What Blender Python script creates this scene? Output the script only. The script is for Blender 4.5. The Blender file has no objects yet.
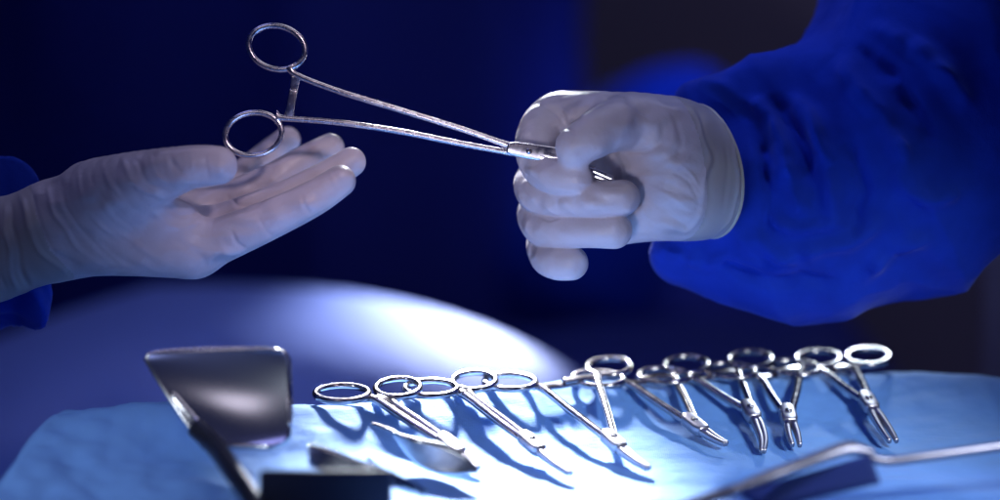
import bpy, bmesh, math, random
import numpy as np
from mathutils import Vector, noise as mnoise
random.seed(4)
SC = bpy.context.scene
COL = SC.collection
# ------------------------------------------------------------------ camera, world, lamps
HC = 0.235
PITCH = math.radians(6)
FPX = 2361.0
cam = bpy.data.cameras.new('camera'); camo = bpy.data.objects.new('camera', cam); COL.objects.link(camo)
camo.location = (0, 0, HC); camo.rotation_euler = (math.radians(90) - PITCH, 0, 0)
cam.sensor_width = 36; cam.lens = 85; cam.clip_start = 0.05; cam.clip_end = 60
cam.dof.use_dof = True; cam.dof.focus_distance = 1.20; cam.dof.aperture_fstop = 2.1
cam.dof.aperture_blades = 0
SC.camera = camo
SC.view_settings.view_transform = 'Standard'; SC.view_settings.look = 'None'
SC.view_settings.exposure = 0; SC.view_settings.gamma = 1
wd = bpy.data.worlds.new('World'); SC.world = wd; wd.use_nodes = True
bgn = wd.node_tree.nodes['Background']; bgn.inputs[0].default_value = (0.02, 0.05, 0.42, 1); bgn.inputs[1].default_value = 0.09

def nvec(p):
    p = Vector(p)
    return Vector((mnoise.noise(p + Vector((31.4, 7.1, 2.2))), mnoise.noise(p + Vector((-17.7, 3.9, 11.3))), mnoise.noise(p + Vector((5.5, -23.1, 9.6)))))
CAM = np.array([0, 0, HC]); FW = np.array([0, math.cos(PITCH), -math.sin(PITCH)])
UP = np.array([0, math.sin(PITCH), math.cos(PITCH)]); RT = np.array([1.0, 0, 0])
def W(px, py, d):
    """point at pixel px,py of the 1000x500 photograph, d metres in front of the camera"""
    return CAM + d * (FW + RT * (px - 500) / FPX - UP * (py - 250) / FPX)
def proj(V):
    q = V - CAM; d = q @ FW
    return 500 + FPX * (q @ RT) / d, 250 - FPX * (q @ UP) / d, d

def lamp(kind, name, loc, target, power, color, size=0.2, spot=40, blend=0.8, size_y=None):
    l = bpy.data.lights.new(name, kind); o = bpy.data.objects.new(name, l); COL.objects.link(o)
    o.location = loc; v = Vector(target) - Vector(loc); o.rotation_euler = v.to_track_quat('-Z', 'Y').to_euler()
    l.energy = power; l.color = color
    if kind == 'AREA':
        l.size = size
        if size_y: l.shape = 'RECTANGLE'; l.size_y = size_y
    else:
        l.shadow_soft_size = size; l.spot_size = math.radians(spot); l.spot_blend = blend
    return o
# theatre lamp heads above and behind the instrument table, with added fills among them
lamp('SPOT', 'theatre_lamp', (-0.03, 1.74, 0.45), W(485, 470, 1.14), 225, (0.86, 0.92, 1.0), 0.034, 17.5, 1.0)
lamp('SPOT', 'side_fill', (0.26, 1.62, 0.25), W(790, 440, 1.17), 3.5, (0.70, 0.86, 1.0), 0.012, 34, 1.0)  # added low fill for the right end of the clamp row
lamp('SPOT', 'towel_fill', (0.46, 0.72, 0.30), W(850, 430, 1.18), 15, (0.75, 0.88, 1.0), 0.06, 25, 1.0)  # added front fill to brighten the right of the towel
lamp('SPOT', 'towel_fill_left', (-0.55, 0.70, 0.30), W(110, 470, 1.12), 6, (0.75, 0.88, 1.0), 0.06, 21, 1.0)  # added front fill to brighten the left of the towel
lamp('AREA', 'soft_front_fill', (-0.30, 0.40, 0.75), W(220, 380, 1.15), 0.30, (0.82, 0.78, 0.95), 0.22)  # added so the retractor blade has something bright to mirror
lamp('SPOT', 'theatre_lamp_far', (0.16, 2.14, 0.33), W(436, 317, 1.70), 92, (0.80, 0.85, 1.0), 0.03, 23, 1.0)
# light that meets between the two hands
lamp('SPOT', 'hand_lamp', (0.10, 0.72, 0.46), W(322, 188, 1.19), 6.0, (0.96, 0.78, 0.92), 0.03, 17.5, 1.0)
lamp('SPOT', 'fist_lamp', (-0.13, 0.62, 0.07), W(540, 192, 1.19), 17, (0.80, 0.79, 1.0), 0.07, 11, 1.0)
lamp('AREA', 'reflection_fill', (0.35, 1.45, 1.35), W(600, 430, 1.2), 2.2, (0.80, 0.82, 1.0), 0.8)  # unseen overhead panel, added for the steel to reflect
# added cool fill lights, not fixtures of the room
lamp('SPOT', 'cool_fill_low', (-0.08, 0.88, 0.045), W(240, 250, 1.19), 0.7, (0.36, 0.45, 1.0), 0.02, 34, 1.0)  # stands in for blue light bouncing up under the open hand
lamp('SPOT', 'cool_fill_side', (0.0, 1.28, 0.72), W(870, 140, 1.22), 3.8, (0.16, 0.32, 1.0), 0.05, 34, 1.0)  # added to bring out the folds of the right sleeve
lamp('AREA', 'cool_fill_top', (-0.45, 1.3, 1.0), W(250, 170, 1.25), 1.0, (0.35, 0.38, 1.0), 0.4)  # added blue fill from overhead
lamp('SPOT', 'far_blue_fill', (0.5, 1.7, .9), W(665, 85, 2.35), 30, (0.12, 0.3, 1.0), 0.1, 16, 1.0)  # added to brighten the blurred blue sleeve
lamp('AREA', 'wall_fill', (1.3, 2.2, 1.6), (1.0, 3.2, 0.2), 3, (0.62, 0.55, 1.0), 0.6)  # added to lift the grey back wall

# ------------------------------------------------------------------ materials
def mat(name, col, rough=0.5, metal=0.0, sss=0.0, sheen=0.0, bump=None, var=0.0, coat=0.0, spec=0.5, rvar=0.0, sssr=(1, .6, .5)):
    m = bpy.data.materials.new(name); m.use_nodes = True
    nt = m.node_tree; b = nt.nodes['Principled BSDF']; N = nt.nodes.new; L = nt.links.new
    b.inputs['Base Color'].default_value = (*col, 1); b.inputs['Roughness'].default_value = rough
    b.inputs['Metallic'].default_value = metal; b.inputs['Coat Weight'].default_value = coat
    b.inputs['Specular IOR Level'].default_value = spec
    if sss:
        b.inputs['Subsurface Weight'].default_value = sss; b.inputs['Subsurface Radius'].default_value = sssr
        b.inputs['Subsurface Scale'].default_value = 0.004
    if sheen:
        b.inputs['Sheen Weight'].default_value = sheen; b.inputs['Sheen Roughness'].default_value = 0.4
    tc = N('ShaderNodeTexCoord')
    if var or rvar:
        n = N('ShaderNodeTexNoise'); n.inputs['Scale'].default_value = 45; n.inputs['Detail'].default_value = 6
        L(tc.outputs['Object'], n.inputs['Vector'])
        if var:
            r = N('ShaderNodeValToRGB'); r.color_ramp.elements[0].position = .3; r.color_ramp.elements[1].position = .7
            r.color_ramp.elements[0].color = (*[c * (1 - var) for c in col], 1)
            r.color_ramp.elements[1].color = (*[min(1, c * (1 + var)) for c in col], 1)
            L(n.outputs['Fac'], r.inputs['Fac']); L(r.outputs['Color'], b.inputs['Base Color'])
        if rvar:
            n2 = N('ShaderNodeTexNoise'); n2.inputs['Scale'].default_value = 260; n2.inputs['Detail'].default_value = 5
            L(tc.outputs['Object'], n2.inputs['Vector'])
            mr = N('ShaderNodeMapRange'); mr.inputs[3].default_value = rough - rvar; mr.inputs[4].default_value = rough + rvar
            mr.inputs[1].default_value = .3; mr.inputs[2].default_value = .7
            L(n2.outputs['Fac'], mr.inputs[0]); L(mr.outputs[0], b.inputs['Roughness'])
    prev = None
    for kind, sc, dist, stretch in (bump or []):
        mp = N('ShaderNodeMapping'); mp.inputs['Scale'].default_value = stretch; L(tc.outputs['Object'], mp.inputs['Vector'])
        if kind == 'noise':
            t = N('ShaderNodeTexNoise'); t.inputs['Scale'].default_value = sc; t.inputs['Detail'].default_value = 5; out = t.outputs['Fac']
        elif kind == 'cell':
            t = N('ShaderNodeTexVoronoi'); t.inputs['Scale'].default_value = sc; out = t.outputs['Distance']
            t.inputs['Randomness'].default_value = .25
        else:
            t = N('ShaderNodeTexNoise'); t.inputs['Scale'].default_value = sc; t.inputs['Detail'].default_value = 3
            t.noise_type = 'RIDGED_MULTIFRACTAL'; out = t.outputs['Fac']
        L(mp.outputs[0], t.inputs['Vector'])
        bp = N('ShaderNodeBump'); bp.inputs['Strength'].default_value = 1.0; bp.inputs['Distance'].default_value = dist
        L(out, bp.inputs['Height'])
        if prev: L(prev.outputs[0], bp.inputs['Normal'])
        prev = bp
    if prev: L(prev.outputs[0], b.inputs['Normal'])
    return m
M = {}
M['glove'] = mat('latex_glove', (0.56, 0.50, 0.55), 0.42, spec=.45, sss=0.08, var=0.07, rvar=.08,
                 bump=[('noise', 60, 0.0004, (1, 1, 1)), ('ridge', 85, 0.004, (.6, 1, 1)), ('noise', 500, 0.00016, (1, 1, 1))])
M['cuff'] = mat('latex_cuff', (0.44, 0.40, 0.41), 0.45, sss=0.3)
M['tool_satin'] = mat('dark_brushed_steel', (0.34, 0.31, 0.38), 0.4, metal=1)
M['rim'] = mat('latex_rim', (0.60, 0.55, 0.46), 0.4, sss=0.2)
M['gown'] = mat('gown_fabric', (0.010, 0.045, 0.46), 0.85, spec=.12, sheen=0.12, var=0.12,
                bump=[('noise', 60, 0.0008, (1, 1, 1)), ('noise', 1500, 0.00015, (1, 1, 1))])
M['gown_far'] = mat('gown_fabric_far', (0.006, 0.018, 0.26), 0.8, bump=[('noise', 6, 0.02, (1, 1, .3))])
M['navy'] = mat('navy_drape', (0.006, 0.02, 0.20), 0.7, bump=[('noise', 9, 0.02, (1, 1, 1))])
M['satin'] = mat('brushed_steel', (0.52, 0.47, 0.50), 0.40, metal=1)
M['mound'] = mat('pale_blue_drape', (0.18, 0.27, 0.74), 0.6, bump=[('noise', 12, 0.002, (1, 1, 1))])
M['drape'] = mat('blue_towel', (0.19, 0.41, 0.88), 0.75, var=0.05,
                 bump=[('noise', 22, 0.003, (1, 1, 1)), ('cell', 1000, 0.00014, (1, 1, 1))])
M['steel'] = mat('surgical_steel', (0.78, 0.73, 0.75), 0.26, metal=1, rvar=.07,
                 bump=[('noise', 300, 0.00001, (1, 1, 1))])
M['steel_dull'] = mat('satin_steel', (0.56, 0.50, 0.50), 0.20, metal=1, rvar=.06,
                 bump=[('noise', 300, 0.00002, (1, 1, 1))])
M['blade'] = mat('mirror_steel', (0.66, 0.64, 0.66), 0.24, metal=1)
M['dark_steel'] = mat('dark_steel', (0.05, 0.05, 0.07), 0.35, metal=.6, rvar=.08)
M['matte_dark'] = mat('matte_dark', (0.012, 0.014, 0.045), 0.6)
M['tool_shade'] = mat('painted_tool_shade', (0.04, 0.07, 0.28), 0.5, metal=.5, rvar=.08)  # dark blue colour standing in for shade under the long tool
M['wall'] = mat('grey_wall', (0.22, 0.20, 0.26), 0.9, var=.08)
M['pale'] = mat('pale_paint', (0.5, 0.5, 0.7), 0.5)
M['floor'] = mat('floor_vinyl', (0.05, 0.06, 0.10), 0.4)

# ------------------------------------------------------------------ object helpers
def mesh_obj(name, V, F, m, parent=None, smooth=True):
    me = bpy.data.meshes.new(name)
    V = np.asarray(V, float)
    if parent is not None: V = V - np.array(parent.location)
    me.from_pydata(V.tolist(), [], [list(map(int, f)) for f in F]); me.update()
    if smooth: me.polygons.foreach_set('use_smooth', [True] * len(me.polygons))
    o = bpy.data.objects.new(name, me); COL.objects.link(o); me.materials.append(m)
    if parent is not None: o.parent = parent
    return o
def sub(name, V, F, m, part, smooth=True):
    """sub-part: child of a part whose thing sits at thing.location"""
    o = mesh_obj(name, np.asarray(V) - np.array(part.parent.location), F, m, None, smooth); o.parent = part
    return o
def thing(name, label, cat, loc, group=None):
    o = bpy.data.objects.new(name, None); COL.objects.link(o); o.location = [float(c) for c in loc]
    o.empty_display_size = .02
    tag(o, label, cat, group); return o
def tag(o, label=None, cat=None, group=None, kind=None):
    if label: o['label'] = label
    if cat: o['category'] = cat
    if group: o['group'] = group
    if kind: o['kind'] = kind
    return o
def norm(v): v = np.asarray(v, float); return v / (np.linalg.norm(v) + 1e-12)
def catmull(P, n=6, closed=False):
    P = [np.asarray(p, float) for p in P]; out = []
    L = len(P)
    rng = range(L) if closed else range(L - 1)
    for i in rng:
        if closed: a, b, c, d = P[i - 1], P[i], P[(i + 1) % L], P[(i + 2) % L]
        else: a, b, c, d = P[max(i - 1, 0)], P[i], P[i + 1], P[min(i + 2, L - 1)]
        for k in range(n):
            t = k / n
            out.append(.5 * ((2 * b) + (-a + c) * t + (2 * a - 5 * b + 4 * c - d) * t * t + (-a + 3 * b - 3 * c + d) * t ** 3))
    if not closed: out.append(P[-1])
    return np.array(out)
def sweep(P, wa, wb, nrm, closed=False, seg=16, power=2.4):
    """sweep a superellipse: half width wa in the plane across the path, wb along nrm"""
    P = np.asarray(P, float); n = len(P); nrm = norm(nrm)
    wa = np.broadcast_to(np.asarray(wa, float), (n,)); wb = np.broadcast_to(np.asarray(wb, float), (n,))
    V = []; F = []
    for i in range(n):
        if closed: t = P[(i + 1) % n] - P[i - 1]
        else: t = P[min(i + 1, n - 1)] - P[max(i - 1, 0)]
        t = norm(t); s = norm(np.cross(t, nrm)); nn = np.cross(s, t)
        for k in range(seg):
            a = 2 * math.pi * k / seg; c, d = math.cos(a), math.sin(a)
            x = math.copysign(abs(c) ** (2 / power), c); y = math.copysign(abs(d) ** (2 / power), d)
            V.append(P[i] + s * x * wa[i] + nn * y * wb[i])
    m = n if closed else n - 1
    for i in range(m):
        j = (i + 1) % n
        for k in range(seg):
            l = (k + 1) % seg
            F.append((i * seg + k, i * seg + l, j * seg + l, j * seg + k))
    if not closed:
        F.append(tuple(range(seg))[::-1]); F.append(tuple((n - 1) * seg + k for k in range(seg)))
    return V, F
def join(*parts):
    V = []; F = []
    for v, f in parts:
        o = len(V); V.extend(v); F.extend([tuple(i + o for i in q) for q in f])
    return V, F

# ------------------------------------------------------------------ implicit surfaces for hands and cloth
def smin(a, b, k):
    h = np.clip(.5 + .5 * (b - a) / k, 0, 1); return b * (1 - h) + a * h - k * h * (1 - h)
def rcone(P, a, b, ra, rb):
    ab = b - a; Q = P - a; t = np.clip((Q @ ab) / (ab @ ab), 0, 1)
    Q -= t[:, None] * ab
    return np.sqrt(np.einsum('ij,ij->i', Q, Q)) - (ra + (rb - ra) * t)
def chain(P, pts, k=0.004):
    """a limb: tapered tube along a smooth curve through (point, radius) nodes"""
    C = catmull([np.append(p, r_) for p, r_ in pts], 5 if len(pts) > 2 else 1); d = None
    if len(C) < 8 or len(pts) == 2: C = np.array([np.append(p, r_) for p, r_ in pts])
    for a, b in zip(C[:-1], C[1:]):
        e = rcone(P, a[:3], b[:3], a[3], b[3]); d = e if d is None else np.minimum(d, e)
    return d
def surface(fn, lo, hi, h, band=3.0):
    lo = np.array(lo); hi = np.array(hi); c = 4
    nb = np.ceil((hi - lo) / (h * c)).astype(int) + 1
    n = nb * c
    ax = [lo[i] + (np.arange(nb[i]) + .5 - .5 / c) * h * c for i in range(3)]
    G = np.stack(np.meshgrid(*ax, indexing='ij'), -1).reshape(-1, 3)
    S = fn(G).reshape(nb); mask = np.abs(S) < h * c * band
    S = S.repeat(c, 0).repeat(c, 1).repeat(c, 2); mask = mask.repeat(c, 0).repeat(c, 1).repeat(c, 2)
    I = np.argwhere(mask)
    for s in range(0, len(I), 400000):
        q = I[s:s + 400000]; S[q[:, 0], q[:, 1], q[:, 2]] = fn(lo + q * h)
    ins = S < 0
    sh = np.array(S.shape) - 1
    cnt = np.zeros(sh, np.float32); acc = np.zeros((*sh, 3), np.float32)
    cube = [(i, j, k) for i in (0, 1) for j in (0, 1) for k in (0, 1)]
    s_ = lambda A, o: A[o[0]:o[0] + sh[0], o[1]:o[1] + sh[1], o[2]:o[2] + sh[2]]
    for a in cube:
        for d in range(3):
            if a[d]: continue
            b = list(a); b[d] = 1
            A = s_(S, a); B = s_(S, b); x = s_(ins, a) != s_(ins, b)
            t = np.where(x, A / (A - B + 1e-12), 0)
            cnt += x
            for e in range(3): acc[..., e] += x * (a[e] + (t if e == d else 0))
    act = cnt > 0; idx = -np.ones(sh, int); C = np.argwhere(act); idx[act] = np.arange(len(C))
    V = lo + (C + acc[act] / cnt[act][:, None]) * h
    F = []
    for d in range(3):
        u, v = (d + 1) % 3, (d + 2) % 3
        o = [0, 0, 0]; o[d] = 1
        a = ins[:-1 or None, :, :][:0]
        sl0 = [slice(0, S.shape[i]) for i in range(3)]; sl1 = list(sl0)
        sl0[d] = slice(0, S.shape[d] - 1); sl1[d] = slice(1, S.shape[d])
        A = ins[tuple(sl0)]; B = ins[tuple(sl1)]
        E = np.argwhere(A != B); E = E[(E[:, u] > 0) & (E[:, v] > 0) & (E[:, u] < sh[u]) & (E[:, v] < sh[v])]
        fl = A[E[:, 0], E[:, 1], E[:, 2]]
        q = []
        for du, dv in ((-1, -1), (0, -1), (0, 0), (-1, 0)):
            e = E.copy(); e[:, u] += du; e[:, v] += dv; q.append(idx[e[:, 0], e[:, 1], e[:, 2]])
        Q = np.stack(q, 1); Q[~fl] = Q[~fl][:, ::-1]; F.append(Q)
    F = np.concatenate(F); F = F[(F >= 0).all(1)]
    return V, F
def vnormals(V, F):
    fn = np.cross(V[F[:, 2]] - V[F[:, 0]], V[F[:, 3]] - V[F[:, 1]]); N = np.zeros_like(V)
    for k in range(4): np.add.at(N, F[:, k], fn)
    return N / (np.linalg.norm(N, axis=1)[:, None] + 1e-12)
def relax(V, F, it=2, w=.5):
    for _ in range(it):
        A = np.zeros_like(V); c = np.zeros(len(V))
        for k in range(4):
            np.add.at(A, F[:, k], V[F[:, (k + 1) % 4]]); np.add.at(A, F[:, k], V[F[:, (k + 3) % 4]]); np.add.at(c, F[:, k], 2)
        V = V * (1 - w) + w * A / np.maximum(c, 1)[:, None]
    return V
def crease(V, F, lines):
    """sculpt folds: lines = (pixel polyline, width px, height mm); acts on the side seen from the front"""
    N = vnormals(V, F); px, py, d = proj(V)
    wx = np.array([tuple(nvec(Vector(p * 70))) for p in V]) * 4.5
    px = px + wx[:, 0]; py = py + wx[:, 1]; P2 = np.stack([px, py], 1)
    face = np.clip(-(N @ FW) * 2.5, 0, 1)
    D = np.zeros(len(V))
    for pl, w, amp in lines:
        C = catmull([np.array(p, float) for p in pl], 6); L = len(C)
        best = np.full(len(V), 1e9); tt = np.zeros(len(V))
        sel = np.argwhere((px > C[:, 0].min() - 4 * w) & (px < C[:, 0].max() + 4 * w) & (py > C[:, 1].min() - 4 * w) & (py < C[:, 1].max() + 4 * w))[:, 0]
        Q = P2[sel]; bs = np.full(len(sel), 1e9); ts = np.zeros(len(sel))
        for i in range(L - 1):
            ab = C[i + 1] - C[i]; t = np.clip(((Q - C[i]) @ ab) / (ab @ ab + 1e-9), 0, 1)
            q = np.linalg.norm(Q - C[i] - t[:, None] * ab, axis=1); b = q < bs
            bs = np.where(b, q, bs); ts = np.where(b, (i + t) / (L - 1), ts)
        mod = np.array([.75 + .7 * mnoise.noise(Vector(p * 90)) for p in V[sel]])
        D[sel] += mod * amp * .00105 * np.exp(-(bs / w) ** 2) * np.sin(np.clip(ts, .02, .98) * math.pi) ** .5
    return V + N * (D * face)[:, None]
def K(px, py, d, r): return (W(px, py, d), r * d / FPX)          # joint: pixel, depth, radius in pixels

def split_mesh(na, nb, V, F, sel, parent):
    """glove mesh and its paler turned cuff: the cuff is a sub-part of the glove"""
    def pick(G):
        u, inv = np.unique(G, return_inverse=True); return V[u], inv.reshape(G.shape)
    N = vnormals(V, F)
    a = mesh_obj(na, *pick(F[~sel]), M['glove'], parent)
    v2, f2 = pick(F[sel]); u = np.unique(F[sel]); v2 = v2 + N[u] * .00003
    b = sub(nb, v2, f2, M['cuff'], a)
    return a, b

# ------------------------------------------------------------------ room
def box(lo, hi):
    x0, y0, z0 = lo; x1, y1, z1 = hi
    V = [(x0,y0,z0),(x1,y0,z0),(x1,y1,z0),(x0,y1,z0),(x0,y0,z1),(x1,y0,z1),(x1,y1,z1),(x0,y1,z1)]
    return V, [(0,3,2,1),(4,5,6,7),(0,1,5,4),(1,2,6,5),(2,3,7,6),(3,0,4,7)]
tag(mesh_obj('floor', *box((-3, -1, -.95), (3, 3.6, -.9)), M['floor'], smooth=False), kind='structure')
tag(mesh_obj('wall', *box((-3, 3.2, -.9), (3, 3.3, 1.9)), M['wall'], smooth=False), kind='structure')

# ------------------------------------------------------------------ instrument table under the towel
def zplane(px, py, z):
    r = FW + RT * (px - 500) / FPX - UP * (py - 250) / FPX
    return CAM + r * (z - HC) / r[2]
edge_px = [(-200, 428), (-60, 420), (110, 412), (200, 407), (320, 405), (450, 394), (560, 382), (700, 377), (820, 373), (900, 371.5), (980, 375), (1080, 388), (1200, 410)]
EP = np.array([zplane(a, b, .033)[:2] for a, b in edge_px])
def Eb(x): return np.interp(x, EP[:, 0], EP[:, 1])
_v = np.linspace(-.06, .6, 661)
_z = np.interp(_v, [-.06, -.004, 0, .012, .050, .08, .13, .6], [.033, .033, .033, .033, .0165, .009, .001, 0])
_k = np.exp(-(np.arange(-8, 9) / 3.5) ** 2); _k /= _k.sum(); _z = np.convolve(np.pad(_z, 8, 'edge'), _k, 'valid')
la, lb = zplane(112, 412, .02)[:2], zplane(-12, 494, .01)[:2]
ldir = norm(lb - la); lnr = np.array([ldir[1], -ldir[0]])
if lnr @ (np.array([0, 1.1]) - la) < 0: lnr = -lnr
def fbm(x, y, s, seed=0, oct=4):
    return np.array([mnoise.fractal(Vector((a * s, b * s, seed)), 0.8, 2.0, oct) for a, b in zip(np.ravel(x), np.ravel(y))]).reshape(np.shape(x))
def top(x, y):
    v = Eb(x) - y
    return np.interp(v, _v, _z)
def table_mesh():
    xs = np.linspace(-.42, .42, 430); ys = np.concatenate([np.linspace(.78, 1.0, 40)[:-1], np.linspace(1.0, 1.42, 330)])
    X, Y = np.meshgrid(xs, ys, indexing='ij')
    v = Eb(X) - Y; l = (X - la[0]) * lnr[0] + (Y - la[1]) * lnr[1]
    Z = top(X, Y)
    nz = fbm(X, Y, 14, 3.1); n2 = fbm(X, Y, 40, 7.7)
    Z += .0018 * nz + .0005 * n2
    # soft creases pressed into the towel
    left = np.clip((-X - .08) / .12, 0, 1)
    Z += left * (.006 * np.abs(fbm(X * .6 + Y, Y - X * .8, 12, 9.3)) + .003 * nz)
    def drop(d, s):
        d = np.maximum(d, 0); return np.minimum(np.sqrt(d * d + s * s) - s, 1) * 7
    Z -= np.minimum(drop(-v + .0, .006), .35)
    Z -= np.minimum(drop(-l + .004 + .006 * nz, .012) * .45, .35)
    V = np.stack([X, Y, Z], -1).reshape(-1, 3); a, b = X.shape
    I = np.arange(a * b).reshape(a, b)
    F = np.stack([I[:-1, :-1], I[1:, :-1], I[1:, 1:], I[:-1, 1:]], -1).reshape(-1, 4)
    return V, F
tb = thing('instrument_table', 'instrument table covered with a pale blue textured surgical towel, under the row of clamps', 'table', (0, 1.1, -.9))
mesh_obj('towel', *table_mesh(), M['drape'], tb)
mesh_obj('table_top', *box((-.40, .80, -.40), (.40, 1.10, -.36)), M['steel_dull'], tb, smooth=False)
for sx in (-.36, .36):
    for sy in (.84, 1.06):
        mesh_obj('leg', *sweep([(sx, sy, -.9), (sx, sy, -.4)], .012, .012, (0, 1, 0)), M['steel_dull'], tb)

# ------------------------------------------------------------------ haemostats
def ring_path(c, e1, e2, a, b, n=40):
    return np.array([c + e1 * a * math.cos(t) + e2 * b * math.sin(t) for t in np.linspace(0, 2 * math.pi, n, endpoint=False)])
def clamp(root, R1, R2, piv, tips, nodes, ra, rb, sc=1.0, nrm=None, ring_axes=None, ring_n=None, m=None, bow=0.0, jaw_curve=0.0, jaw_open=.0, shank_paths=None, rat=True, w0=.0019, w1=.0017, box=None):
    m = m or M['steel']
    e_ax = norm(piv - (R1 + R2) / 2)
    nrm = norm(nrm if nrm is not None else np.cross(R2 - R1, piv - R1))
    if nrm @ FW > 0: nrm = -nrm
    side = norm(np.cross(nrm, e_ax))
    tip = tips
    for q, (R, Nd) in enumerate(((R1, nodes[0]), (R2, nodes[1]))):
        s = 1 if (R - piv) @ side > 0 else -1
        if ring_axes: a1, a2 = ring_axes[q]
        else:
            rn = nrm if ring_n is None else ring_n
            a1 = Nd - R; a1 = norm(a1 - rn * (a1 @ rn)); a2 = norm(np.cross(rn, a1))
        mesh_obj('finger_ring', *sweep(ring_path(R, a1, a2, ra, rb), (.0015 if ring_axes else .00145) * sc, .0015 * sc, nrm if ring_n is None else ring_n, True, power=2.1), m, root)
        # shank flares where it grows out of the ring
        if shank_paths: P = catmull(shank_paths[q], 7)
        else:
            d = norm(piv - Nd); mid = (Nd + piv) / 2 + side * s * bow
            start = R + norm(Nd - R) * ra * .96
            P = catmull([start, Nd + d * .003, mid, piv + side * s * .0014, piv + e_ax * .004], 8)
        t = np.linspace(0, 1, len(P))
        wa = np.interp(t, [0, .04, .10, .2, .8, 1], [.0038, .0030, w0 * 1.15, w0, w0, w1 * 1.3]) * sc
        wb = np.interp(t, [0, .10, .5, 1], [.0016, .0017, .0017, .0019]) * sc
        mesh_obj('shank', *sweep(P, wa, wb, nrm), m, root)
        if rat:
            mid = (nodes[0] + nodes[1]) / 2; d = norm(mid - Nd); L = np.linalg.norm(mid - Nd)
            off = nrm * (.0009 if q else -.0009) * sc
            Lr = L + .0035
            A = [Nd, Nd + d * Lr * .5 + off, Nd + d * Lr + off]
            arm = mesh_obj('ratchet', *sweep(catmull(A, 5), np.interp(np.linspace(0, 1, 11), [0, .3, 1], [.0026, .0021, .0019]) * sc, .0009 * sc, nrm, power=5), m, root)
            T = []
            for k in range(4):
                c = Nd + d * (Lr - .0012 - k * .0016) + off + nrm * (-.0011 if q else .0011) * sc
                sv = norm(np.cross(nrm, d))
                T.append(sweep([c - sv * .0017 * sc, c + sv * .0017 * sc], .00045, .0005, nrm, seg=6))
            sub('tooth_row', *join(*T), M['dark_steel'], arm)
    # box joint
    jl = norm(tip - piv); L = np.linalg.norm(tip - piv)
    J = catmull([piv - jl * .007 * sc, piv, piv + jl * .008 * sc], 6) if box is None else catmull(box, 6)
    t = np.linspace(0, 1, len(J)); bw = [.0022, .0038, .0038, .0027] if box is None else [.0026, .0036, .0044, .0042]; jk = 1 if box is None else 1.5
    jm = M['satin'] if box is None else m
    jb = mesh_obj('box_joint', *sweep(J, np.interp(t, [0, .2, .8, 1], bw) * sc, .0026 * sc, nrm, power=4.5), jm, root)
    sub('rivet', *sweep([piv + nrm * .0020 * sc, piv + nrm * .0029 * sc], .0016 * sc, .0016 * sc, side, seg=16, power=2), M['steel_dull'], jb)
    for s in (-1, 1):
        sv = norm(np.cross(nrm, jl))
        P = catmull([piv + jl * .004, piv + jl * L * .35 + sv * s * (.0013 + jaw_open * .4), piv + jl * L * .72 + sv * (s * (.0011 + jaw_open) + jaw_curve * .35), tip + sv * (s * (.0007 + jaw_open) + jaw_curve)], 8)
        t = np.linspace(0, 1, len(P))
        mesh_obj('jaw', *sweep(P, np.interp(t, [0, 1], [.0019 * jk, .0010 * jk]) * sc, np.interp(t, [0, 1], [.0022, .0012 * jk]) * sc, nrm, power=3), jm, root)

# the clamp passed from hand to hand
D0 = 1.195
w = lambda x, y, d=D0: W(x, y, d)
hc = thing('surgical_clamp', 'long steel clamp passed between the two gloved hands, finger rings hanging in the air', 'surgical clamp', w(510, 150))
def ax(deg): a = math.radians(deg); return RT * math.cos(a) - UP * math.sin(a)
sp = [[w(289, 66), w(297, 75), w(340, 91.5), w(400, 110), w(460, 128.5), w(505, 144), w(524, 150)],
      [w(276, 117), w(289, 118.5), w(340, 122.5), w(400, 131.5), w(460, 143.5), w(505, 151.5), w(524, 153)]]
clamp(hc, w(277, 47.5), w(253.5, 134), w(529, 151.5), w(614, 178, D0 - .003), [w(296, 76), w(289, 117)], 28.5 * D0 / FPX, 21.5 * D0 / FPX,
      sc=1.0, nrm=-FW, ring_axes=[(ax(14), ax(104)), (ax(-8), ax(82))], shank_paths=sp, jaw_curve=-.0015, box=[w(507, 148), w(530, 151.5), w(564, 157.5)], w0=.0015, w1=.0019)

# the row of clamps on the towel
def inst(px, py):
    r = FW + RT * (px - 500) / FPX - UP * (py - 250) / FPX
    ds = np.linspace(.95, 1.45, 2001); P = CAM + ds[:, None] * r
    v = Eb(P[:, 0]) - P[:, 1]
    z = np.interp(v, [-.05, -.01, .105, .2], [.0555, .0435, .0075, .0065])
    i = np.argmax(P[:, 2] < z); return P[i]
rows = [  # ring, ring, pivot, tip, jaw curve, jaw opening, label
 ((342, 393.5), (398, 388), (450, 444), (478, 468), 0, 0, 'leftmost clamp in the row on the blue towel, nearly closed, jaws in the glare'),
 ((431, 388.5), (474, 381), (530, 448), (567, 474), .002, 0, 'second clamp from the left in the row, closed, long jaws pointing toward the bottom centre'),
 ((510, 382), (609, 367), (612, 446), (643, 469), .003, 0, 'third clamp from the left, wide open shanks and short hooked tip in the bright glare'),
 ((598, 379), (686, 365), (694, 424), (721, 445), .003, 0, 'fourth clamp from the left, spread rings, tip at the edge of the glare'),
 ((664, 376), (750, 360), (750, 411), (774, 451), -.006, 0, 'fifth clamp from the left, its long jaws curving sharply downward'),
 ((730, 371), (818, 359), (788, 415), (796, 445), 0, .0012, 'sixth clamp from the left, standing upright in view with a stubby forked tip'),
 ((794, 368), (868, 357), (868, 402), (893, 441), 0, .0012, 'rightmost clamp in the row, darker steel with small forked tip on blue towel'),
]
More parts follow.
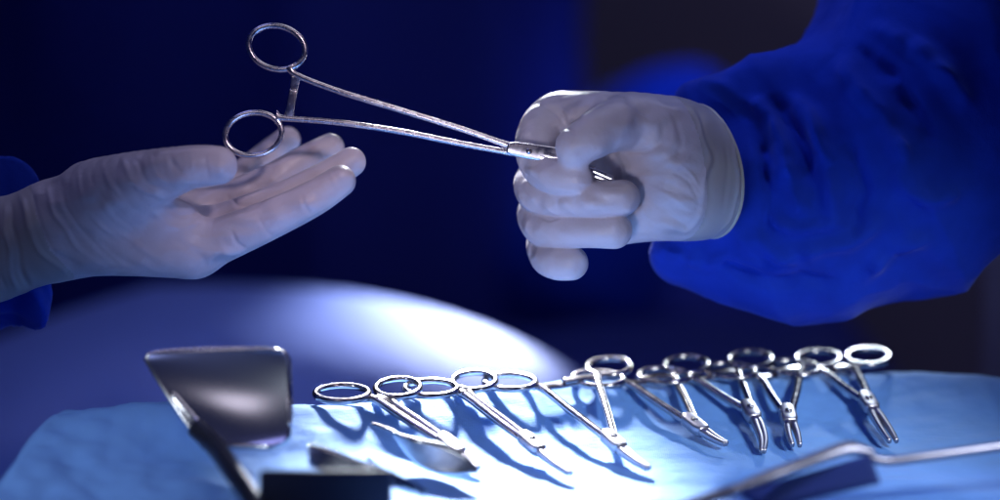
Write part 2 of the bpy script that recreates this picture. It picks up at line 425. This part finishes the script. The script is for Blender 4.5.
for r1, r2, pv, tp, jc, jo, lab in rows:
    R1, R2, PV, TP = inst(*r1), inst(*r2), inst(*pv), inst(*tp)
    root = thing('surgical_clamp', lab, 'surgical clamp', PV, 'steel clamps in a row on the towel')
    n = norm(np.cross(R2 - R1, TP - R1)); n = n if n[2] > 0 else -n
    PV = PV - n * ((PV - R1) @ n)
    if np.linalg.norm(R2 - R1) > .036: k1, k2 = .55, .22
    else: k1, k2 = .15, .15
    def node(R, other, k):
        d = norm(norm(PV - R) + norm(other - R) * k); return R + d * .0165
    clamp(root, R1, R2, PV, TP, [node(R1, R2, 1.0), node(R2, R1, .75)],   .0134, .0112, sc=1.15, nrm=n, ring_n=norm([0, -.20, 1]), jaw_curve=jc, jaw_open=jo, m=M['steel_dull'], bow=.001)

# ------------------------------------------------------------------ tools in the near foreground
def strip(rows_):
    """thick sheet from a grid of points"""
    G = np.array(rows_, float); a, b = G.shape[:2]
    du = np.gradient(G, axis=0); dv = np.gradient(G, axis=1); n = np.cross(du, dv); n /= np.linalg.norm(n, axis=2)[..., None] + 1e-12
    return G, n
def sheet(G, th):
    G, n = strip(G); a, b = G.shape[:2]
    V = np.concatenate([(G + n * th / 2).reshape(-1, 3), (G - n * th / 2).reshape(-1, 3)]); I = np.arange(a * b).reshape(a, b); o = a * b; F = []
    for i in range(a - 1):
        for j in range(b - 1):
            F.append((I[i, j], I[i + 1, j], I[i + 1, j + 1], I[i, j + 1])); F.append((I[i, j] + o, I[i, j + 1] + o, I[i + 1, j + 1] + o, I[i + 1, j] + o))
    bd = [I[i, 0] for i in range(a)] + [I[a - 1, j] for j in range(1, b)] + [I[i, b - 1] for i in range(a - 2, -1, -1)] + [I[0, j] for j in range(b - 2, 0, -1)]
    for p, q in zip(bd, bd[1:] + bd[:1]): F.append((p, p + o, q + o, q))
    return V, F
dr = 1.13
rt = thing('retractor', 'broad concave steel retractor blade standing on the left end of the blue towel, dark handle', 'retractor', W(215, 455, dr))
G = []
nu, nv = 40, 36
for i in range(nu):
    u = i / (nu - 1); row = []
    for j in range(nv):
        v = j / (nv - 1)
        # outline: slanted left side, rounded right corners
        yt = 353 - 5 * math.sin(u * math.pi * .6); yb = 448
        y = yt + (yb - yt) * v
        if v < .1: yt += 5 * (1 - u) ** 6
        xl = 141 + 62 * v ** 1.15 + (7 * (1 - v / .12) ** 2 if v < .12 else 0); xr = 291 - 0 * v
        rc_ = .16
        cut = 0
        if v < rc_: cut = 16 * (1 - math.sqrt(max(0, 1 - ((rc_ - v) / rc_) ** 2)))
        if v > 1 - rc_: cut = 22 * (1 - math.sqrt(max(0, 1 - ((v - 1 + rc_) / rc_) ** 2)))
        x = xl + (xr - cut - xl) * u
        dep = dr + .010 - .0172 * v ** 2.2 - .012 * (u - .5) ** 2
        row.append(W(x, y, dep))
    G.append(row)
mesh_obj('blade', *sheet(G, .0022), M['blade'], rt)
rim = [W(147, 357, dr + .010), W(156, 352.5, dr + .011), W(200, 349, dr + .012), W(262, 348.5, dr + .011), W(281, 353, dr + .011), W(289, 372, dr + .009), W(290.5, 400, dr + .003), W(290, 425, dr - .004)]
mesh_obj('rim', *sweep(catmull(rim, 8), .0011, .0011, -FW), M['steel'], rt)
mesh_obj('bent_edge', *sweep(catmull([W(146, 358, dr + .010), W(166, 387, dr + .007), W(196, 424, dr - .004), W(214, 443, dr - .020)], 8), np.linspace(.0014, .0034, 25), .0015, -FW), M['steel'], rt)
mesh_obj('neck', *sweep(catmull([W(196, 428, dr - .004), W(214, 445, dr - .02), W(232, 470, dr - .05), W(258, 512, dr - .09), W(285, 600, dr - .15)], 8), .0048, .0034, -FW), M['dark_steel'], rt)

# second retractor: dark block end and lifted tongue
d2 = 1.06
bt = thing('retractor', 'small retractor with upturned pointed tongue and dark square end, bottom left of towel', 'retractor', W(340, 500, d2))
def tongue(pts_top, pts_bot, dtop, dbot, th=.0009):
    A = catmull([W(x, y, d) for (x, y), d in zip(pts_top, dtop)], 6); B = catmull([W(x, y, d) for (x, y), d in zip(pts_bot, dbot)], 6)
    G = [[a * (1 - t) + b * t - UP * .0015 * math.sin(t * math.pi) for t in np.linspace(0, 1, 8)] for a, b in zip(A, B)]
    return sheet(G, th)
mesh_obj('tongue', *tongue([(308, 443), (330, 448), (362, 460), (395, 472), (428, 492)], [(309, 466), (330, 474), (355, 480), (388, 486), (424, 495)],
                           [1.09, 1.09, 1.085, 1.08, 1.085], [1.092, 1.088, 1.084, 1.078, 1.083]), M['blade'], bt)
def bevel_box(c, ex, ey, ez, hx, hy, hz, r):
    V, F = sweep([c - ex * hx, c - ex * (hx - r), c + ex * (hx - r), c + ex * hx], [hy - r, hy, hy, hy - r], [hz - r, hz, hz, hz - r], ez, power=9, seg=24)
    return V, F
mesh_obj('end_block', *bevel_box(W(326, 497, d2 - .01), RT, FW, UP, 66 * d2 / FPX, .0025, 27 * d2 / FPX, .0015), M['matte_dark'], bt)

# leaf shaped blade
lf = thing('spatula', 'small leaf shaped steel blade beside the leftmost clamp in the glare', 'spatula', W(440, 465, 1.12))
mesh_obj('blade', *tongue([(392, 431), (415, 438), (445, 444), (465, 455), (478, 468)], [(393, 434), (410, 458), (430, 472), (455, 474), (477, 472)],
                          [1.15, 1.14, 1.135, 1.13, 1.125], [1.15, 1.142, 1.137, 1.131, 1.124]), M['blade'], lf)
mesh_obj('shaft', *sweep(catmull([W(372, 424, 1.165), W(385, 428, 1.158), W(396, 433, 1.15)], 5), .0010, .0010, UP), M['steel_dull'], lf)

# long tool along the bottom right
d3 = 1.075
lt = thing('tissue_forceps', 'long satin steel tool lying across the bottom right corner of the blue towel', 'forceps', W(850, 450, d3))
bar = catmull([W(560, 545, d3 - .04), W(700, 501, d3 - .015), W(736, 489, d3 - .01), W(780, 472, d3), W(826, 455, d3 + .005), W(850, 448, d3 + .008), W(872, 453, d3 + .010)], 8)
t = np.linspace(0, 1, len(bar))
mesh_obj('arm', *sweep(bar, np.interp(t, [0, .3, .36, .4, .85, 1], [.0022, .0024, .0019, .0027, .0032, .0016]), .0026, UP * .5 - FW, power=3), M['tool_satin'], lt)
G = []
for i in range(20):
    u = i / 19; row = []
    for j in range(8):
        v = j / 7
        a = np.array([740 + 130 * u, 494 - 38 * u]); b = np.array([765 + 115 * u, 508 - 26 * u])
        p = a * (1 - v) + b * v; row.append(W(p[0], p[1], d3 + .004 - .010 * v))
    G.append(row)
mesh_obj('shadow_plate', *sheet(G, .003), M['tool_shade'], lt)  # dark sheet shaped as the shadow beneath the arm
mesh_obj('rod', *sweep(catmull([W(866, 455, d3 + .01), W(886, 461, d3 + .012), W(930, 456, d3 + .014), W(1010, 445, d3 + .02), W(1120, 430, d3 + .03)], 6), .0022, .0022, UP), M['tool_satin'], lt)

# ------------------------------------------------------------------ left hand, palm up
LD = 1.20
rp = thing('person', 'left person in dark blue gown, open gloved hand held palm up under the clamp rings', 'person', W(60, 235, LD))
def left_sdf(P):
    u = lambda x, y, o, r: K(x, y, LD + o, r)
    wr = u(62, 229, .002, 43)
    index = chain(P, [u(196, 250, -.002, 25), u(262, 223, -.012, 20.5), u(312, 199, -.014, 18), u(340, 181, -.013, 16)])
    middle = chain(P, [u(205, 232, .016, 23), u(275, 204, .008, 19), u(325, 178, .010, 16.5), u(351, 162, .012, 15)])
    ringf = chain(P, [u(200, 214, .036, 22), u(262, 186, .030, 18), u(306, 161, .034, 16), u(330, 148, .037, 14.5)])
    pinky = chain(P, [u(192, 200, .054, 20), u(238, 178, .054, 16), u(272, 152, .060, 14.5), u(287, 140, .063, 13.5)])
    thumb = chain(P, [u(98, 204, -.006, 46), u(138, 184, -.022, 33), u(182, 169, -.030, 23), u(205, 166, -.030, 21), u(218, 165.5, -.030, 19.5)], .006)
    f = smin(index, middle, .0012); f = smin(f, ringf, .0012); f = smin(f, pinky, .0012)
    palm = chain(P, [wr, u(196, 250, -.002, 26)])
    palm = smin(palm, chain(P, [wr, u(202, 232, .016, 24)]), .010)
    palm = smin(palm, chain(P, [wr, u(198, 214, .036, 22)]), .010)
    palm = smin(palm, chain(P, [u(62, 225, .012, 38), u(190, 200, .054, 20)]), .010)
    palm = smin(palm, chain(P, [u(100, 240, -.008, 30), u(180, 250, -.008, 25)]), .008)
    web = rcone(P, *[x for x in (u(130, 205, -.012, 30)[0], u(180, 222, -.008, 22)[0])], .0145, .0105)
    palm = smin(palm, web, .008)
    d = smin(palm, f, .006)
    d = smin(d, thumb, .007)
    arm = chain(P, [u(-90, 270, .012, 56), u(-10, 251, .008, 52), u(62, 229, .002, 43)], .01)
    return smin(d, arm, .008)
V, F = surface(left_sdf, W(-95, 320, LD + .10) * [1, 0, 1] + [0, 1.13, 0], W(380, 115, LD + .1) * [1, 0, 1] + [0, 1.30, 0], .0008)
V = relax(V, F, 1)
lines = [([(22, 190), (27, 215), (40, 250), (68, 273)], 3, 1.3), ([(3, 205), (7, 240), (16, 288)], 3, 1.0), ([(11, 203), (17, 240), (30, 288)], 2.6, -1.0), ([(-6, 210), (-3, 245), (4, 290)], 3, -1.0), ([(32, 188), (37, 215), (52, 248), (80, 268)], 2.5, -.9),
 ([(48, 185), (56, 212), (74, 245), (102, 266)], 3, 1.1), ([(60, 180), (68, 206), (88, 238), (116, 262)], 2.5, -.8),
 ([(76, 176), (84, 198), (98, 222), (118, 245)], 3, .8), ([(90, 168), (99, 190), (113, 210), (135, 232)], 2.5, -.6),
 ([(104, 162), (110, 180), (122, 198)], 3, .8), ([(125, 158), (130, 172), (145, 190), (165, 200)], 3, 1.1), ([(135, 157), (141, 170), (155, 186), (176, 196)], 2.5, -1.0),
 ([(150, 155), (154, 168), (166, 182), (184, 190)], 2.6, .7), ([(170, 152), (173, 165), (183, 180)], 2.4, -.6), ([(188, 150), (190, 165), (197, 182)], 2.2, .35), ([(204, 150), (206, 165), (210, 180)], 2.2, -.35),
 ([(160, 205), (178, 214), (200, 210), (222, 200)], 3, -1.1), ([(150, 212), (175, 226), (205, 222)], 3, .7), ([(110, 232), (140, 248), (170, 262)], 4, .7),
 ([(95, 240), (128, 262), (160, 272)], 3, -.6), ([(228, 196), (240, 207), (262, 206)], 2.5, -.8), ([(232, 230), (236, 240), (244, 248)], 2.5, -.5), ([(215, 238), (222, 250), (228, 260)], 3, .5),
 ([(258, 216), (264, 226), (274, 235)], 2.2, -.5), ([(300, 196), (306, 205), (313, 212)], 2, -.4), ([(330, 176), (338, 186), (343, 190)], 2, .3),
 ([(176, 240), (196, 252), (205, 268)], 3, -.6), ([(180, 228), (205, 238), (230, 236)], 3, .5)]
V = crease(V, F, lines)
_px, _py, _d = proj(V[F].mean(1))
split_mesh('glove', 'cuff', V, F, _px < np.interp(_py, [185, 215, 250, 275], [31, 36, 50, 74]), rp)
def left_sleeve(P):
    u = lambda x, y, o, r: K(x, y, LD + o, r)
    d = chain(P, [u(-260, 300, .05, 130), u(-110, 262, .045, 105), u(-38, 242, .045, 84)], .01)
    d = smin(d, chain(P, [u(-60, 290, .03, 42), u(14, 287, .026, 33), u(30, 296, .024, 28)]), .012)
    d = smin(d, chain(P, [u(-60, 200, .03, 44), u(4, 190, .034, 34)]), .012)
    return d
def clothnoise(V, F, s, amp, dirv, seed=0, stretch=.35):
    N = vnormals(V, F); dirv = norm(dirv)
    out = np.empty(len(V))
    for i, p in enumerate(V):
        q = p - dirv * (p @ dirv) * (1 - stretch)
        v = Vector(q * s) + Vector((seed, 0, 0))
        w_ = nvec(v * .6) * .8
        out[i] = (1 - abs(mnoise.noise(v + w_)) ** .8 * 2.2) * .9 + mnoise.noise(v * .45) * .8 + (.5 - abs(mnoise.noise(v * 2.3 + w_))) * .28
    return V + N * ((out - out.mean()) * amp)[:, None]
V, F = surface(left_sleeve, W(-230, 420, 1.3) * [1, 0, 1] + [0, 1.12, 0], W(120, 90, 1.3) * [1, 0, 1] + [0, 1.37, 0], .0018)
V = clothnoise(V, F, 26, .0065, (.3, 0, -1), 2, .35)
mesh_obj('gown_sleeve', V, F, M['gown'], rp)

# ------------------------------------------------------------------ right hand, holding the jaws
RD = 1.205
gp = thing('person', 'right person in blue gown pinching the clamp tip between gloved thumb and curled fingers', 'person', W(720, 180, RD))
def right_sdf(P, cut=True):
    u = lambda x, y, o, r: K(x, y, RD + o, r)
    index = chain(P, [u(602, 122, .034, 30), u(555, 119, .024, 25), u(538, 141, .012, 23), u(540, 165, .000, 20), u(556, 177, -.012, 17.5), u(577, 180, -.016, 17)], .006)
    middle = chain(P, [u(600, 150, .044, 25), u(542, 176, .030, 22), u(537, 192, .014, 21), u(552, 197, .000, 19), u(590, 199, -.014, 18.5), u(622, 198, -.016, 18.5)], .009)
    ringf = chain(P, [u(605, 185, .046, 24), u(545, 206, .032, 22), u(541, 223, .018, 21), u(554, 230, .005, 19), u(588, 230, -.008, 18), u(614, 230.5, -.012, 18.5)], .009)
    pinky = chain(P, [u(612, 214, .046, 20), u(552, 236, .034, 20), u(547, 255, .020, 18), u(557, 262, .006, 18), u(571, 263, .001, 17.5)], .009)
    f = smin(index, middle, .0006); f = smin(f, ringf, .0006); f = smin(f, pinky, .0006)
    wr = u(690, 172, .014, 62)
    palm = chain(P, [u(678, 150, .016, 48), u(600, 124, .034, 27)])
    palm = smin(palm, chain(P, [u(685, 165, .020, 48), u(602, 150, .044, 25)]), .012)
    palm = smin(palm, chain(P, [u(688, 182, .020, 48), u(605, 185, .044, 26)]), .012)
    palm = smin(palm, chain(P, [u(690, 192, .016, 42), u(612, 214, .040, 24)]), .012)
    palm = smin(palm, chain(P, [u(690, 196, .006, 36), u(625, 218, .016, 26)]), .012)   # heel on the little finger side
    palm = smin(palm, chain(P, [u(562, 114, .022, 21), u(604, 114, .004, 23), u(662, 132, .006, 35)]), .012)
    thumb = chain(P, [u(676, 150, .006, 42), u(636, 124, -.002, 29), u(606, 129, -.015, 25), u(590, 138, -.021, 22.5), u(575, 146.5, -.022, 20)], .006)
    d = smin(palm, f, .005); d = smin(d, thumb, .006)
    arm = chain(P, [u(676, 171, .014, 51), u(700, 174, .016, 54), u(725, 175, .020, 57), u(760, 178, .024, 60)], .01)
    d = smin(d, arm, .012)
    if not cut: return d
    # end of the cuff
    c = u(704, 175, .020, 64)[0]; n = norm(RT * 1.0 + FW * .55 + UP * .12)
    return np.maximum(d, (P - c) @ n - .001)
V, F = surface(right_sdf, W(500, 300, 1.3) * [1, 0, 1] + [0, 1.13, 0], W(790, 75, 1.3) * [1, 0, 1] + [0, 1.30, 0], .0008)
V = relax(V, F, 1)
lines = [([(543, 104), (552, 112), (562, 124), (572, 133)], 2.2, -1.6), ([(550, 100), (562, 112), (576, 124)], 2.5, .8), ([(556, 128), (563, 122), (560, 112)], 2, -.6),
 ([(658, 118), (664, 132), (658, 146), (644, 154)], 3, -1.1), ([(652, 152), (640, 154), (624, 150)], 2.2, -1.5), ([(668, 116), (674, 132), (668, 148), (652, 160)], 3, .6),
 ([(668, 110), (680, 135), (676, 160)], 3, -.7), ([(620, 165), (650, 168), (680, 150)], 3, -.35), ([(640, 176), (668, 172), (690, 156)], 3, .3),
 ([(650, 186), (676, 200), (700, 216)], 3, .35), ([(645, 200), (668, 214), (690, 230)], 3, -.4), ([(660, 178), (690, 196), (708, 208)], 2.5, -.35), ([(640, 214), (655, 226), (672, 238)], 3, .3),
 ([(690, 108), (702, 130), (708, 170), (700, 212), (684, 234)], 2.4, 1.1), ([(697, 112), (708, 138), (712, 175), (705, 215), (694, 234)], 2.6, -.5),
 ([(716, 120), (724, 145), (727, 175), (719, 212)], 2.4, -.4), ([(712, 112), (731, 138), (738, 172), (732, 210), (716, 238)], 1.6, 1.3),
 
 
 ([(520, 150), (530, 156), (540, 153)], 1.8, -.7), ([(519, 160), (530, 166), (542, 162)], 1.8, -.6), 
 ([(536, 216), (546, 218), (560, 216)], 1.8, -.5), ([(560, 182), (600, 186), (640, 190)], 1.5, .25), ([(632, 190), (634, 198), (630, 208)], 2, .5), ([(622, 222), (626, 231), (621, 240)], 2, .5),
 ([(625, 95), (640, 112), (650, 118)], 2.2, -.7), ([(600, 94), (612, 104), (622, 108)], 2.2, -.4), ([(672, 170), (690, 184), (700, 200)], 2, -.6), ([(680, 165), (694, 176), (704, 190)], 2, .6)]
V = crease(V, F, lines)
cc = W(704, 175, RD + .020); cn = norm(RT * 1.0 + FW * .55 + UP * .12)
gl, cf = split_mesh('glove', 'cuff', V, F, (V[F].mean(1) - cc) @ cn > -.019, gp)
# rolled bead along the open end of the cuff
rcn = cc + cn * .0005; e1 = norm(np.cross(cn, UP)); e2 = np.cross(cn, e1); ring = []
for a in np.linspace(0, 2 * math.pi, 60, endpoint=False):
    dv = e1 * math.cos(a) + e2 * math.sin(a); rr = np.linspace(.005, .06, 400)
    ds = right_sdf(rcn + dv * rr[:, None], False); ring.append(rcn + dv * rr[np.argmax(ds > 0)])
sub('cuff_rim', *sweep(ring, .0006, .0009, cn, True, seg=10, power=2), M['rim'], gl)
def right_sleeve(P):
    u = lambda x, y, o, r: K(x, y, RD + o, r)
    d = chain(P, [u(737, 178, .056, 82), u(790, 196, .055, 110), u(872, 178, .055, 130), u(938, 92, .06, 138), u(1010, -20, .08, 165), u(1100, -160, .10, 170)], .02)
    d = smin(d, chain(P, [u(688, 255, .05, 34), u(745, 275, .045, 38), u(830, 272, .04, 42)]), .015)
    d = smin(d, chain(P, [u(706, 108, .045, 30), u(735, 100, .04, 33), u(800, 90, .04, 42)]), .015)
    d = smin(d, chain(P, [u(930, 220, .05, 60), u(1000, 150, .05, 80)]), .03)
    return d
V, F = surface(right_sleeve, W(610, 345, 1.34) * [1, 0, 1] + [0, 1.12, 0], W(1160, -180, 1.34) * [1, 0, 1] + [0, 1.42, 0], .0020)
V = clothnoise(V, F, 13, .0062, (.42, .2, -.8), 5, .32); V = clothnoise(V, F, 26, .0020, (.5, 0, -.6), 9, .45)
fl = [([(752, 95), (775, 130), (792, 175), (800, 215)], 9, 6), ([(742, 100), (760, 135), (770, 185), (762, 230)], 6, -4), ([(790, 90), (815, 130), (835, 180), (830, 225)], 9, 5),
 ([(775, 100), (800, 140), (812, 190)], 6, -4.5), ([(700, 80), (730, 90), (760, 120)], 7, 3), ([(745, 240), (790, 255), (840, 245), (880, 215)], 9, 4.5), ([(720, 262), (770, 282), (830, 280)], 7, -3.5),
 ([(830, 60), (870, 100), (900, 150), (905, 200)], 10, 5), ([(860, 50), (900, 90), (930, 140)], 7, -4.5), ([(850, 140), (862, 185), (850, 235)], 7, -4.5), ([(700, 265), (690, 245), (700, 235)], 6, 3),
 ([(880, 30), (930, 60), (970, 110)], 10, 5), ([(770, 215), (800, 228), (838, 222)], 5, 3.5), ([(655, 250), (690, 262), (740, 258)], 6, 3), ([(900, 180), (930, 200), (960, 190)], 8, 4), ([(860, 280), (890, 250), (930, 235)], 8, 3.5)]
V = crease(V, F, [(a, b * 1.0, c * 1.5) for a, b, c in fl])
mesh_obj('gown_sleeve', V, F, M['gown'], gp)

# ------------------------------------------------------------------ background, far out of focus
bp_ = thing('person', 'person in dark navy gown standing behind the open hand, out of focus', 'person', (-.21, 2.45, -.9))
def body(P):
    u = lambda x, y, o, r: K(x, y, 1.98 + o, r)
    q = (P - np.array([-.21, 2.45, 0])) * np.array([.47, 1, 1]) 
    d = rcone(q, np.array([0, 0, -.85]), np.array([0, 0, .55]), .16, .145)
    d = smin(d, rcone(q, np.array([0, 0, .55]), np.array([0, 0, .75]), .10, .05), .08)
    d = smin(d, chain(P, [K(730, 620, 2.45, 230), K(722, 485, 2.45, 196), K(640, 300, 2.45, 110)], .02), .05)
    return d
V, F = surface(body, (-.72, 2.15, -.92), (.52, 2.75, .82), .016)
V = clothnoise(V, F, 5, .03, (0.2, 0, 1), 8, .25)
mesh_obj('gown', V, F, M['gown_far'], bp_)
sa = lambda P: chain(P, [K(590, 260, 2.38, 100), K(655, 150, 2.35, 78), K(710, 128, 2.35, 50), K(780, 200, 2.35, 40)], .03)
V, F = surface(sa, W(440, 390, 2.5) * [1, 0, 1] + [0, 2.2, 0], W(820, 40, 2.5) * [1, 0, 1] + [0, 2.6, 0], .009)
V = clothnoise(V, F, 12, .006, (0, 0, 1), 3, .4)
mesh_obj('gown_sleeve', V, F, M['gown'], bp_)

mo = thing('patient', 'patient mound under a pale blue drape, bright along its upper curve behind the towel', 'patient', (-.15, 1.75, -.3))
def mound(P):
    u = lambda x, y, o, r: K(x, y, 1.72 + o, r)
    q = (P - np.array([-.19, 1.74, -.30])) / np.array([.395, .21, .328])
    l = np.linalg.norm(q, axis=1); return (l ** .9 - 1) * .21
V, F = surface(mound, (-.62, 1.48, -.40), (.30, 2.0, .1), .008)
V = clothnoise(V, F, 6, .005, (1, 0, -.5), 4, .3)
mesh_obj('drape', V, F, M['mound'], mo)
ot = thing('operating_table', 'operating table under a navy drape, blurred beyond the row of clamps', 'table', (0, 1.9, -.9))
V, F = surface(lambda P: np.linalg.norm(np.maximum(np.abs(P - np.array([-.15, 1.9, -.51])) - np.array([.42, .16, .40]), 0), axis=1) - .06, (-.72, 1.6, -.92), (.42, 2.2, .08), .014)
V = clothnoise(V, F, 8, .008, (0, 0, 1), 1, .3)
mesh_obj('drape', V, F, M['navy'], ot)
pl = thing('drip_stand', 'pale upright pole at the far right edge of the photo', 'stand', (W(1003, 300, 2.2)[0], 2.2, -.9))
x0, y0 = pl.location.x, 2.2
mesh_obj('pole', *sweep([(x0, y0, -.88), (x0, y0, .9)], .008, .008, (0, 1, 0)), M['pale'], pl)
mesh_obj('foot', *sweep([(x0 - .2, y0, -.89), (x0 + .2, y0, -.89)], .02, .01, (0, 0, 1)), M['pale'], pl)
